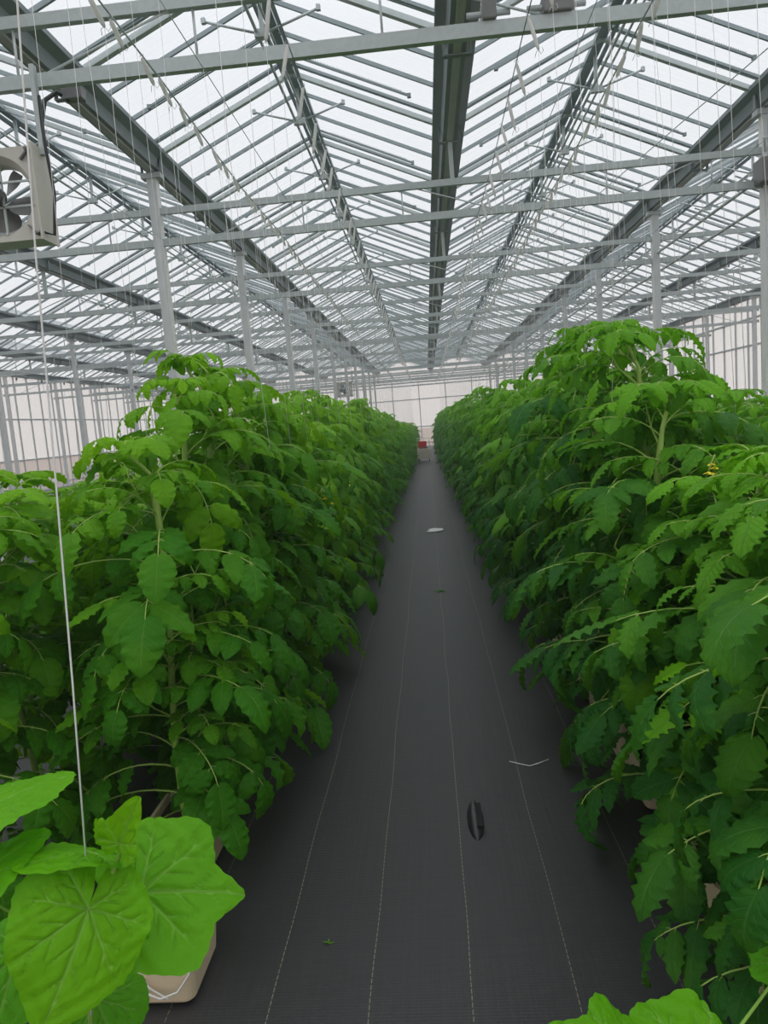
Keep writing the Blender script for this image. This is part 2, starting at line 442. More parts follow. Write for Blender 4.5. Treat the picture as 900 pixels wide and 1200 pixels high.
# ------------------------------------------------------------------ walls
def wall(name, a, b, label, mull, rails, top):
    a = Vector(a); b = Vector(b); L = (b-a).length; d = (b-a)/L
    m = MB()
    k = int(L/mull)
    m.add([a+Vector((0,0,0)), b+Vector((0,0,0)), b+Vector((0,0,top)), a+Vector((0,0,top))], [(0,1,2,3)])
    w = tag(obj(name, m, MT['wallsheet']), label, 'wall', kind='structure')
    mm = MB(); mm.box((-.025, -.03, 0), (.025, .03, top)); mme = mm.mesh('mullion', MT['steel'])
    rz = math.atan2(d.y, d.x)
    x = mull/2
    while x < L:
        p = a+d*x
        link('mullion', mme, w, p, rz); x += mull
    for z in rails:
        m = MB(); m.beam(a+Vector((0,0,z)), b+Vector((0,0,z)), .07, .06); obj('rail', m, MT['steel'], w)
    return w
wb = wall('wall_back', (XL, YB, 0), (XR, YB, 0), 'milky end wall of ribbed sheet at the far end of the aisle', B/2, (.25, 1.35, 3.2, 4.5), ZG)
for g in range(GL, GR):   # gable triangles belong to the end wall
    m = MB(); x0 = XG+B*g; m.add([(x0, YB, ZG), (x0+B, YB, ZG), (x0+HB, YB, ZR)], [(0,1,2)]); obj('gable_pane', m, MT['wallsheet'], wb)
wall('wall_left', (XL, YF, 0), (XL, YB, 0), 'white translucent left side wall with steel framing', D/4, (.25, 1.4, 3.15), ZG)
wall('wall_right', (XR, YF, 0), (XR, YB, 0), 'white translucent right side wall with steel framing', D/4, (.25, 1.4, 3.4, 4.3), ZG)
wall('wall_front', (XL, YF, 0), (XR, YF, 0), 'translucent wall behind the photographer', B/2, (.25, 1.35, 3.2), ZG)

# ------------------------------------------------------------------ leaves (numpy)
class Foliage:
    def __init__(s): s.V = []; s.F = []; s.U = []; s.Mi = []; s.n = 0
    def add_grid(s, P, uv, young, mi=0, wrap=False):
        # P: (a,b,3) grid
        a, b = P.shape[:2]
        idx = np.arange(a*b).reshape(a, b)+s.n
        if wrap:
            nx = np.roll(idx, -1, axis=1)
            F = np.stack([idx[:-1], nx[:-1], nx[1:], idx[1:]], -1).reshape(-1, 4)
        else:
            F = np.stack([idx[:-1,:-1], idx[:-1,1:], idx[1:,1:], idx[1:,:-1]], -1).reshape(-1, 4)
        s.V.append(P.reshape(-1, 3)); s.F.append(F); s.n += a*b
        U = np.empty((a*b, 3)); U[:, :2] = uv.reshape(-1, 2); U[:, 2] = young
        s.U.append(U); s.Mi.append(np.full(len(F), mi, int))
    def tube(s, pts, r0_, r1_, mi=1, n=5):
        pts = np.asarray(pts, float); k = len(pts)
        tan = np.gradient(pts, axis=0); tan /= np.linalg.norm(tan, axis=1)[:, None]+1e-9
        ref = np.array([0.3, 0.2, 1.0]) if abs(tan[0,2]) < .85 else np.array([1.0, .1, 0])
        sd = np.cross(tan, ref); sd /= np.linalg.norm(sd, axis=1)[:, None]+1e-9
        u = np.cross(sd, tan)
        an = np.arange(n)*2*PI/n
        rr = np.linspace(r0_, r1_, k)[:, None, None]
        P = pts[:, None] + rr*(np.cos(an)[None, :, None]*sd[:, None]+np.sin(an)[None, :, None]*u[:, None])
        s.add_grid(P, np.zeros((k, n, 2)), 0, mi, True)
    def mesh(s, name, mats):
        V = np.concatenate(s.V).astype(np.float32); F = np.concatenate(s.F).astype(np.int32)
        U = np.concatenate(s.U).astype(np.float32); Mi = np.concatenate(s.Mi).astype(np.int32)
        me = bpy.data.meshes.new(name)
        me.vertices.add(len(V)); me.vertices.foreach_set('co', V.ravel())
        me.loops.add(len(F)*4); me.loops.foreach_set('vertex_index', F.ravel())
        me.polygons.add(len(F)); me.polygons.foreach_set('loop_start', np.arange(0, len(F)*4, 4, dtype=np.int32))
        me.polygons.foreach_set('material_index', Mi)
        me.polygons.foreach_set('use_smooth', np.ones(len(F), bool))
        a = me.attributes.new('luv', 'FLOAT_VECTOR', 'POINT'); a.data.foreach_set('vector', U.ravel())
        for m in mats: me.materials.append(m)
        me.update(calc_edges=True); me.validate()
        return me

def nrm(v): return v/(np.linalg.norm(v)+1e-9)

def leaflet(fo, O, d, n, L, W, nt=9, ns=6, fold=.25, bend=1.0, ripple=.05, lobes=5, lob=.13, young=0.0, twist=0.0, curl=.6):
    t = np.linspace(0, 1, nt+1)[:, None]; s = np.linspace(-1, 1, ns+1)[None, :]
    w = W*2.05*(t+.012)**.52*(1.0-t)**.78*(0.62+0.0*t)*1.25
    w = w*(1+lob*(.25+np.sin(2*PI*t*lobes+.6)+.35*np.sin(4*PI*t*lobes+1.4))*np.clip(np.sin(PI*t), 0, 1))
    w[-1] = 0.0008; w[0] = W*.10
    x = s*w
    y = t*L - 0.10*L*np.abs(s)*(1-t)**4*(1+0*t) - 0.05*L*np.abs(s)*np.sin(PI*t)
    sg = np.sign(s)
    z = fold*np.abs(x) - curl*np.abs(x)**2/(W+1e-6) + ripple*L*np.sin(t*lobes*2*PI+sg*1.3)*np.abs(s)**2*np.sin(PI*t)
    z = z + 0.075*L*(np.abs(np.sin((t-.18*np.abs(s))*(lobes+1)*PI))-.5)*np.abs(s)*(1-np.abs(s))*2.0
    k = bend if abs(bend) > .05 else .05
    a = k*(y/L)
    yy = L*np.sin(a)/k + z*np.sin(a); zz = -L*(1-np.cos(a))/k + z*np.cos(a)
    tw = twist*t
    xx = x*np.cos(tw) - 0*zz; zz = zz + x*np.sin(tw)
    d = nrm(d); n = nrm(n-d*np.dot(n, d)); r = np.cross(d, n)
    P = O + xx[..., None]*r + yy[..., None]*d + zz[..., None]*n
    uv = np.stack([np.broadcast_to(s, x.shape), np.broadcast_to(t, x.shape)], -1)
    fo.add_grid(P, uv, young)

def compound_leaf(fo, O, az, L, e0, droop, young, det, style, rg):
    """petiole + rachis arching out of the stem with paired drooping leaflets"""
    k = 9
    h = np.array([math.cos(az), math.sin(az), 0.0]); z = np.array([0, 0, 1.0])
    side = np.cross(h, z)
    sw = rg.uniform(-.35, .35)
    pts = [np.array(O, float)]; T = []
    for i in range(k):
        f = i/(k-1)
        e = e0 - droop*f**1.15
        aa = sw*f
        dr = (h*math.cos(aa)+side*math.sin(aa))*math.cos(e)+z*math.sin(e)
        T.append(dr); pts.append(pts[-1]+dr*L/k)
    T.append(T[-1]); pts = np.array(pts); T = np.array(T)
    fo.tube(pts, .0042*(L/.38), .0016, 1, 5 if det > 1 else 4)
    nt, ns = {3: (18, 8), 2: (11, 6), 1: (6, 4)}[det]
    base_sz = L*(.37 if style == 'L' else .36)
    if style == 'L': fr = [(.36, .72), (.56, .95), (.77, .98)]; ratio = .84; lobes = 4; lob = .035
    else: fr = [(.30, .70), (.48, .95), (.66, 1.0), (.83, .85)]; ratio = .70; lobes = 5; lob = .085
    def point(f):
        q = f*k; i = min(int(q), k-1); g = q-i
        return pts[i]*(1-g)+pts[i+1]*g, T[min(i, k)]
    for f, szf in fr:
        for sgn in (-1, 1):
            if rg.random() < .05: continue
            ff = min(.97, f+rg.uniform(-.02, .02)); p, tn = point(ff)
            n0 = nrm(np.cross(np.cross(tn, z), tn)) if abs(tn[2]) < .98 else h
            if n0[2] < 0: n0 = -n0
            sd = np.cross(tn, n0)*sgn
            d = nrm(tn*rg.uniform(.35, .75)+sd*rg.uniform(.75, 1.0)-z*rg.uniform(.05, .55)+n0*.12)
            n = nrm(n0+z*.5+h*.35+rg.normal(0, .22, 3))
            Ls = base_sz*szf*rg.uniform(.82, 1.18)
            pl = Ls*.16
            fo.tube([p, p+d*pl*.55+z*.002, p+d*pl], .0016, .0012, 1, 4)
            leaflet(fo, p+d*pl, d, n, Ls, Ls*ratio*rg.uniform(.42, .56), nt, ns, rg.uniform(.05, .45), rg.uniform(.5, 1.9),
                    rg.uniform(.03, .07), lobes, lob, young+rg.uniform(-.15, .15), rg.uniform(-.5, .5), rg.uniform(.2, 1.0))
        if rg.random() < .7 and det > 1:     # small leaflets in between
            ff = f+.09; p, tn = point(min(ff, .95)); sgn = rg.choice([-1, 1])
            sd = np.cross(tn, z)*sgn
            d = nrm(tn*.4+sd-z*.2); Ls = base_sz*.38*rg.uniform(.8, 1.2)
            leaflet(fo, p+d*.008, d, nrm(z+rg.normal(0, .2, 3)), Ls, Ls*.33, max(5, nt//2), 4, .3, .7, .03, 3, .1, young+.1)
    p, tn = pts[-1], T[-1]
    n0 = nrm(np.cross(np.cross(tn, z), tn)) if abs(tn[2]) < .98 else h
    Ls = base_sz*1.18*rg.uniform(.9, 1.15)
    d = nrm(tn+rg.normal(0, .15, 3)-z*.2)
    leaflet(fo, p, d, nrm((n0 if n0[2] > -.2 else -n0)+h*.2+rg.normal(0, .15, 3)), Ls, Ls*ratio*.54, nt, ns, rg.uniform(.1, .5), rg.uniform(.4, 1.3), .045, lobes+1, lob*1.2, young, rg.uniform(-.3, .3))

def flower_cluster(side):
    m = MB()
    rr = random.Random(side)
    for i in range(5):
        c = Vector((rr.uniform(-.03, .03), rr.uniform(-.03, .03), -.012*i))
        m.tube([(0,0,.03), c*.5+Vector((0,0,.02)), c], .0012, 5, 1)
        for j in range(5):
            a = j*2*PI/5+i
            d = Vector((math.cos(a), math.sin(a), -.5)).normalized(); s = d.cross(Vector((0,0,1))).normalized()
            m.add([c, c+d*.009+s*.004, c+d*.018, c+d*.009-s*.004], [(0,1,2,3)], 0)
        m.lathe([(.003, 0), (.0035, -.006), (.001, -.012)], 6, c, mi=0)
    return m.mesh('flower_cluster', [MT['yellow'], MT['stem']])
FLOWER = flower_cluster(3)

def tomato_variant(seed, det, style, height=2.0):
    rg = np.random.default_rng(seed)
    fo = Foliage(); st = MB()
    # stem path
    k = 14; ph = rg.uniform(0, 6.28, 2)
    path = []
    for i in range(k+1):
        z = height*i/k
        path.append(np.array([.035*math.sin(z*2.4+ph[0])*min(z, 1), .035*math.sin(z*2.0+ph[1])*min(z, 1), .02+z*(1-.02/height)]))
    path[-1] = path[-1]+np.array([rg.uniform(-.07, .07), rg.uniform(-.07, .07), -.03])
    path = np.array(path)
    def sp(z):
        f = (z-.02)/(height-.02)*k; i = int(max(0, min(k-1, f))); g = f-i
        return path[i]*(1-g)+path[i+1]*g
    st.tube([Vector(p) for p in path], [(.0125 if det > 2 else .010) if i < k-1 else .007 for i in range(k+1)], 8)
    az = rg.uniform(0, 6.28)
    z = .22
    while z < height-.03:
        f = z/height
        az += 2.4+rg.uniform(-.45, .45)
        topness = max(0, (f-.78)/.22)
        L = .43*(1-.42*topness)*rg.uniform(.82, 1.12)
        e0 = R(rg.uniform(15, 45))*(1-topness)+R(rg.uniform(55, 78))*topness
        droop = R(rg.uniform(50, 100))+R(30)*topness
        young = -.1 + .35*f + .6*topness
        if rg.random() < .05: young += .5
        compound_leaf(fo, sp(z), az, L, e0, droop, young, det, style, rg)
        if det > 1 and rg.random() < .40 and .25 < f < .9:      # side shoot with its own small leaves
            d = np.array([math.cos(az+.5), math.sin(az+.5), 1.0]); p0 = sp(z)
            p1 = p0+nrm(d)*.12; p2 = p1+np.array([d[0]*.05, d[1]*.05, .10])
            fo.tube([p0, p1, p2], .004, .003, 1, 5)
            for j in range(3):
                compound_leaf(fo, p1*(1-j/2)+p2*j/2, az+j*2.2, .24*rg.uniform(.8, 1.1), R(50), R(70), young+.3, det, style, rg)
        z += (.047 if topness < .3 else .040)*rg.uniform(.8, 1.2)
    for j in range(5):   # curled tip
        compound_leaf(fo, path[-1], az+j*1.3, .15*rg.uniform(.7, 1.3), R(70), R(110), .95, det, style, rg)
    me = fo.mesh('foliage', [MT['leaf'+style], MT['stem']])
    return st.mesh('stem', MT['stem']), me, path

VAR = {}
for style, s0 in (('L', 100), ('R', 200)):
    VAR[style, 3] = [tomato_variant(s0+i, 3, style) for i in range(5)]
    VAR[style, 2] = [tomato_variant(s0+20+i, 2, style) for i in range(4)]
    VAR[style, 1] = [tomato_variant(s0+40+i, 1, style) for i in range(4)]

proto = {}
def tomato(x, y, height, style, label, group, flowers=0, rz=None, vi=None):
    det = 3 if y < 4.6 else 2 if y < 11 else 1
    vs = VAR[style, det]; i = random.randrange(len(vs)) if vi is None else vi % len(vs)
    st, fo, path = vs[i]
    key = (style, det, i)
    if key not in proto:
        t = empty('tomato_plant'); link('stem', st, t); link('foliage', fo, t); proto[key] = t
    else:
        t = proto[key].copy(); COL.objects.link(t)
        for k_ in ('label', 'category', 'group'):
            if k_ in t: del t[k_]
        for ch in proto[key].children:
            if ch.name.startswith(('stem', 'foliage')):
                c = ch.copy(); COL.objects.link(c); c.parent = t
    s = height/2.0
    w = 1.02+.12*random.random()+min(.22, max(0, y-11)*.015)
    t.location = (x, y, 0); t.rotation_euler = (0, 0, random.uniform(0, 6.28) if rz is None else rz)
    t.scale = (w, w, s)
    tag(t, label, 'plant', group)
    for j in range(flowers):
        z = random.uniform(.75, .92)*2.0
        c = link('flower_cluster', FLOWER, t, (random.uniform(-.18, .18), random.uniform(-.18, .18), z), random.random()*6)
        c['label'] = 'yellow tomato flowers'
    return t

# bucket planter (square tapered tub, rim, siphon elbow)
def bucket_parts():
    m = MB()
    def ring(w, d, z, r=.03, n=5):
        P = []
        for cx, cy, a0 in ((w/2-r, d/2-r, 0), (-w/2+r, d/2-r, PI/2), (-w/2+r, -d/2+r, PI), (w/2-r, -d/2+r, 3*PI/2)):
            for j in range(n): a = a0+PI/2*j/(n-1); P.append((cx+r*math.cos(a), cy+r*math.sin(a), z))
        return P
    rings = [ring(.20, .25, .012, .03), ring(.215, .265, 0.0+.022, .03), ring(.25, .30, .22, .03), ring(.275, .325, .222, .035), ring(.275, .325, .238, .035), ring(.245, .295, .238, .03), ring(.24, .29, .20, .03)]
    k = len(rings[0]); V = [p for rg_ in rings for p in rg_]
    F = [(i*k+j, i*k+(j+1) % k, (i+1)*k+(j+1) % k, (i+1)*k+j) for i in range(len(rings)-1) for j in range(k)]
    F.append(tuple(range(k-1, -1, -1)))
    m.add(V, F)
    sl = MB(); sl.add(ring(.242, .292, .205, .03), [tuple(range(k))])
    return m.mesh('tub', MT['beige']), sl.mesh('growing_mix', MT['soil'])
TUB, MIX = bucket_parts()
def bucket(x, y, label, group=None):
    b = empty('bucket_planter', (x, y, 0)); tag(b, label, 'planter', group)
    link('tub', TUB, b); link('growing_mix', MIX, b)
    return b

# rows along the aisle, each carried by an inner and an outer crop wire
XLrow, XRrow = -1.10, .93
def hL(y):
    if y < 3.05: return 1.74
    if y < 3.5: return 1.98
    if y < 4.0: return 2.12
    if y < 12: return 1.95
    return 1.95 - min(.42, (y-12)*.022)
def hR(y):
    if y < 2.3: return 1.58
    if y < 2.8: return 1.78
    if y < 3.6: return 2.04
    return 1.98
UL = ['tomato plant behind the beige bucket, first of the left row', 'tomato plant second in the left row, low and bushy',
      'tallest tomato plant in the left row, drooping leaves at its top', 'leafy tomato plant just behind the tallest one in the left row',
      'tomato plant fifth from the front of the left row']
UR = ['tomato plant at the very front of the right row, cut by the frame', 'dark green tomato plant second in the right row',
      'tomato plant third in the right row with thick pale stem', 'tomato plant fourth in the right row beside the thick stemmed one',
      'tallest tomato plant in the right row', 'tomato plant just behind the tallest in the right row']
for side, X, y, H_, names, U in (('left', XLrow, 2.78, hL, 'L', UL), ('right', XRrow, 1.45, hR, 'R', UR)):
    i = 0; nu = len(U); cnt = {5: 'five', 6: 'six'}[nu]
    while y < 46:
        lab = U[i] if i < nu else 'tomato plant in the %s row, beyond its first %s plants' % (side, cnt)
        x = X+random.uniform(-.07, .07)
        tomato(x, y, H_(y)*(random.choice((.90, .95, .98, 1.0, 1.03, 1.08))*random.uniform(.98, 1.02) if i >= nu else 1), names, lab, 'tomato plants of the %s row' % side,
               flowers=(1 if 2 <= i < 14 and i % 3 == 0 else 0), vi=i if i < 8 else None)
        if y < 7: bucket(X, y, 'beige bucket half hidden under the %s tomato row' % side, 'beige buckets under the %s tomato row' % side)
        y += .42 if y < 10 else .46; i += 1
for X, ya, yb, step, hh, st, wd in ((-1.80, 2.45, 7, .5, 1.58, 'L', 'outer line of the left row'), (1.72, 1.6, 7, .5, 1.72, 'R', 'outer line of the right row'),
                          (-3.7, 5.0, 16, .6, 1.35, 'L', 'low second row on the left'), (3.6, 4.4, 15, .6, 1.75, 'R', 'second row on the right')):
    y = ya
    while y < yb:
        tomato(X+random.uniform(-.05, .05), y, hh*random.uniform(.94, 1.05), st, 'tomato plant standing in the '+wd, 'tomato plants, '+wd)
        y += step

bpy.context.view_layer.update()
for px, py, Y, sc_ in ((378, 580, 4.5, 1.5), (313, 516, 5.2, 1.5), (838, 543, 2.35, 1.2), (405, 560, 6.5, 1.3), (730, 600, 3.4, 1.0)):
    wpt = at(px, py, Y)
    pl = min((o for o in bpy.data.objects if o.name.startswith('tomato_plant') and o.get('label')), key=lambda o: (o.location.xy-wpt.xy).length)
    c = link('flower_cluster', FLOWER, pl, pl.matrix_world.inverted() @ wpt, .4, sc_)
    c['label'] = 'yellow tomato flowers'

# ------------------------------------------------------------------ crop wires, string hooks, twine
WIRES = ((-.67, 'inner wire of the left row', 1), (-1.55, 'outer wire of the left row', 0), (.76, 'inner wire of the right row', 1), (1.48, 'outer wire of the right row', 0))
for X, wd, inner in WIRES:
    m = MB(); z0 = ZL-.07
    m.tube([(X, 2.2, z0)]+[(X, Y1+D*q+o*D, z0-(0 if o == 0 else .05)) for q in range(11) for o in (0, .5)]+[(X, YB-.1, z0)], .0035 if inner else .006, 6)
    tag(obj('crop_wire', m, MT['steel' if not inner else 'motor']), 'steel crop wire overhead, ' + wd, 'wire', 'overhead crop wires')
    hk = []
    for v in range(3):
        sg = 1 if X > 0 else -1
        a = MB()
        lean = Vector((.045*sg, .03*(v-1), -.20)) if inner else Vector((.012*(v-1), .17, -.055-.02*v))
        p0 = Vector((0, 0, -.012)); p1 = p0+lean
        a.tube([p0, p0+lean*.1, p0+lean*.5, p0+lean*.9, p1], [.006, .0105, .0125, .0105, .006] if inner else [.007, .013, .015, .013, .007], 8)
        rod = a.mesh('spool', MT['spool'])
        b = MB()
        b.tube([(0,0,-.02), (.012,0,.0), (.008,0,.012), (-.008,0,.010), (-.012,0,-.004)], .0018, 5)
        b.tube([p1, p1+Vector((.015, .01, -.02)), p1+Vector((.03, .012, .0)), p1+Vector((.022, .01, .018))], .0018, 5)
        b.tube([p1, p1+Vector((-.015, -.012, -.015)), p1+Vector((-.022, .01, -.035))], .0018, 5)
        wire = b.mesh('wire_hook', MT['alu'])
        c = MB(); q = p1
        c.tube([q, q+Vector((.01*sg, .0, -.9)), Vector((-.03*(X-(XLrow if X < 0 else XRrow)), 0, -2.35))], .0013, 4)
        hk.append((rod, wire, c.mesh('twine', MT['string'])))
    y = 3.1; i = 0
    while y < 40:
        root = empty('string_hook', (X, y+random.uniform(-.06, .06), z0-.03*math.sin(PI*(((y-Y1)/D) % 1))))
        tag(root, 'white twine hook hanging on the ' + wd, 'string hook', 'white string hooks on the ' + wd)
        for nm, me in zip(('spool', 'wire_hook', 'twine'), hk[i % 3]): link(nm, me, root)
        y += (.52 if inner else .36) if y < 16 else .8; i += 1
# loose twines let down from the truss chords to the plant heads
i = 0
for X, wd, dist in ((-1.25, 'left', .62), (1.15, 'right', .60), (-2.9, 'far left', 1.1), (3.3, 'far right', 1.0)):
    m = MB(); m.tube([(X, 2.4, ZL-.06), (X, 30, ZL-.06)], .003, 5)
    tag(obj('crop_wire', m, MT['steel']), 'thin crop wire overhead carrying bare twines, %s side' % wd, 'wire', 'overhead crop wires')
    y = 3.0
    while y < 18:
        m = MB(); dx, dy = random.uniform(-.15, .15), random.uniform(-.12, .12)
        m.tube([(0, 0, 0), (dx*.5, dy*.5, -1.2), (dx, dy, -2.5)], .0011, 4)
        tag(obj('trellis_twine', m, MT['string'], None, (X, y+random.uniform(-.2, .2), ZL-.062)), 'thin white twine hanging from the %s overhead wire' % wd, 'twine', 'bare white twines, %s side' % wd)
        y += dist; i += 1

# ------------------------------------------------------------------ heating / cable pipes
for X, z, Ya, lab in ((4.10, ZL+.12, 8.95, 'upper grey pipe slung under the trusses right of the post line'), (4.35, ZL-.06, 8.95, 'lower grey pipe slung under the trusses right of the post line')):
    m = MB(); m.tube([(X-.15, Ya-.2, z+.32), (X-.05, Ya, z+.22), (X, Ya+.5, z), (X, YB-.4, z)], .021, 8)
    tag(obj('pipe', m, MT['alu']), lab, 'pipe')
m = MB(); m.tube([(-10.1, 6, 3.75), (-10.1, YB-1, 3.75)], .012, 6)
pr = obj('fog_pipe', m, MT['alu']); tag(pr, 'thin misting pipe with small hanging nozzles far left', 'pipe')
nz = MB(); nz.tube([(0,0,0), (0,0,-.12)], .004, 5); nz.lathe([(.004,-.12), (.022,-.13), (.026,-.17), (.012,-.20), (.004,-.21)], 8)
nme = nz.mesh('nozzle', MT['motor'])
for q in range(24): link('nozzle', nme, pr, (-10.1, 13+q*1.2, 3.74))

# diagonal wind brace cables in the roof
for a, b, lab in (((.9, 4.9+D*5, ZG-.25), (3.9, 4.9, ZG-.1), 'thin diagonal brace cable right of the centre gutter'),):
    m = MB(); m.tube([a, b], .006, 6); tag(obj('brace_cable', m, MT['steel']), lab, 'cable')

# ------------------------------------------------------------------ circulation fans
def fan(loc, label, sc=1.0, drop=.5):
    f = empty('circulation_fan', loc); tag(f, label, 'fan')
    s = .285; r = .215; n = 48
    m = MB()
    def sq(a, hs):
        c, t = math.cos(a), math.sin(a); k = hs/max(abs(c), abs(t)); return (c*k, t*k)
    V = []
    for yy, hs in ((-.09, s), (.09, s)):
        for j in range(n): x, z = sq(2*PI*j/n+PI/4, hs); V.append((x, yy, z))
    for rr, yy in ((r+.035, -.085), (r, -.03), (r, .08)):
        for j in range(n): a = 2*PI*j/n+PI/4; V.append((rr*math.cos(a), yy, rr*math.sin(a)))
    F = []
    def br(a, b):
        for j in range(n): F.append((a*n+j, a*n+(j+1) % n, b*n+(j+1) % n, b*n+j))
    br(0, 1); br(1, 4); br(4, 3); br(3, 2)
    # front plate, dished from the rim towards the throat
    for j in range(n): F.append((j, 2*n+j, 2*n+(j+1) % n, (j+1) % n))
    m.add(V, F, 0)
    hs = obj('housing', m, MT['fan_body'], f)
    for sx in (-1, 1):
        m = MB(); m.box((sx*s-.006, -.12, -s-.01), (sx*s+.006, .10, s+.01)); obj('side_flange', m, MT['fan_body'], f)
    for sx in (-1, 1):
        for sz in (-1, 1):
            m = MB(); m.tube([(sx*.255, -.13, sz*.255), (sx*.255, -.085, sz*.255)], .012, 8); m.beam((sx*.20, -.1, sz*.20), (sx*.262, -.1, sz*.262), .008, .03, (0,1,0)); obj('corner_lug', m, MT['motor'], f)
    m = MB(); m.lathe([(.03, -.30), (.055, -.295), (.06, -.27), (.068, -.262), (.068, -.13), (.06, -.12), (.055, -.05), (.03, -.03)], 24, (0,0,0), 'y')
    mo = obj('motor', m, MT['motor'], f)
    m = MB(); m.lathe([(.01, -.312), (.028, -.31), (.03, -.30)], 20, (0,0,0), 'y'); obj('shaft_cap', m, MT['steel'], mo)
    m = MB()
    for sz in (-1, 1): m.beam((-r-.03, -.09, sz*.075), (r+.03, -.09, sz*.075), .012, .012)
    for sx in (-1, 1): m.beam((sx*.05, -.09, -r-.03), (sx*.05, -.09, r+.03), .012, .012)
    obj('mount_bars', m, MT['steel'], f)
    bl = MB(); na, nr = 6, 7; V = []
    for i in range(nr):
        rr = .04+(.20-.04)*i/(nr-1); tw = R(52)-R(28)*i/(nr-1); ch = .055+.035*math.sin(PI*i/(nr-1))
        for j in range(na):
            q = (j/(na-1)-.5)*ch*2; V.append((rr, q*math.sin(tw), q*math.cos(tw)))
    bl.add(V, [(i*na+j, i*na+j+1, (i+1)*na+j+1, (i+1)*na+j) for i in range(nr-1) for j in range(na-1)], 0, True)
    bme = bl.mesh('blade', MT['motor'])
    for k in range(5):
        o = link('blade', bme, f, (0, .01, 0)); o.rotation_euler = (0, R(18)+2*PI*k/5, 0)
    for sx in (-1, 1):
        m = MB(); m.beam((sx*(s+.02), 0, .25), (sx*(s+.02), 0, s+drop), .03, .04, (0,1,0)); obj('hanger', m, MT['steel'], f)
    m = MB(); m.tube([(s-.02, -.10, -.24), (s+.05, -.05, -.26), (s+.075, -.03, .0), (s+.05, -.02, .3), (s+.04, 0, drop+.1)], .010, 8); obj('cable', m, MT['black'], f)
    f.scale = (sc, sc, sc)
    return f
fl = at(4, 235, Y1-.12)
fan(fl, 'beige square fan with grey motor hanging in the upper left corner', 1.0, ZL-fl.z-.24)
f2 = at(905, 200, Y1+D-.12)
m = MB(); m.box((-.16, -.12, -.13), (.16, .12, .13))
for k in range(3): m.box((-.10+k*.07, -.135, -.09), (-.07+k*.07, -.12, .09))
fb = obj('fan_end_box', m, MT['motor'], None, f2)  # plain ribbed box standing in for the end of a second fan
tag(fb, 'dark grey box on the second truss by the right post', 'box')
bv = fb.modifiers.new('bevel', 'BEVEL'); bv.width = .025; bv.segments = 3
m = MB(); m.beam((0, .08, .13), (0, .08, .6), .03, .03); obj('hanger', m, MT['steel'], fb)
fd = at(408, 456, 36); fd.x = -3.9
fan(fd, 'small distant fan hanging near the end wall, left of the aisle', 1.3, .3)
# vent motors sitting on the first truss
for px, lab in ((652, 'grey vent motor box on the first truss chord right of the centre gutter'), (572, 'small dark gear motor beside the centre gutter on the first truss')):
    p = at(px, 14, Y1+.02)
    big = px == 652
    r_ = empty('vent_motor', (p.x, Y1+.02, ZL+.0425)); tag(r_, lab, 'motor')
    m = MB(); w_ = .09 if big else .045
    m.box((-w_, -.07, 0), (w_, .07, .12)); b_ = obj('body', m, MT['motor'], r_)
    bv = b_.modifiers.new('bevel', 'BEVEL'); bv.width = .012; bv.segments = 2
    m = MB(); m.tube([(-w_-.09, 0, .06), (w_+.09, 0, .06)], .018, 10); obj('shaft', m, MT['steel'], r_)
# junction box and looping cable under the left gutter
p = at(82, 118, Y1+.25)
jb = empty('junction_box', p); tag(jb, 'dark junction box with black cable loop below the left gutter', 'box')
m = MB(); m.box((-.04, -.04, .0), (.10, .04, .07)); obj('housing', m, MT['motor'], jb)
m = MB(); q = at(48, 150, Y1+.1)-p; e = at(47, 175, Y1)-p; s0 = at(66, 108, Y1+.2)-p; s1 = at(52, 118, Y1+.15)-p
m.tube([Vector((0,0,0)), s0, s1, q, e], .016, 8); obj('cable', m, MT['black'], jb)

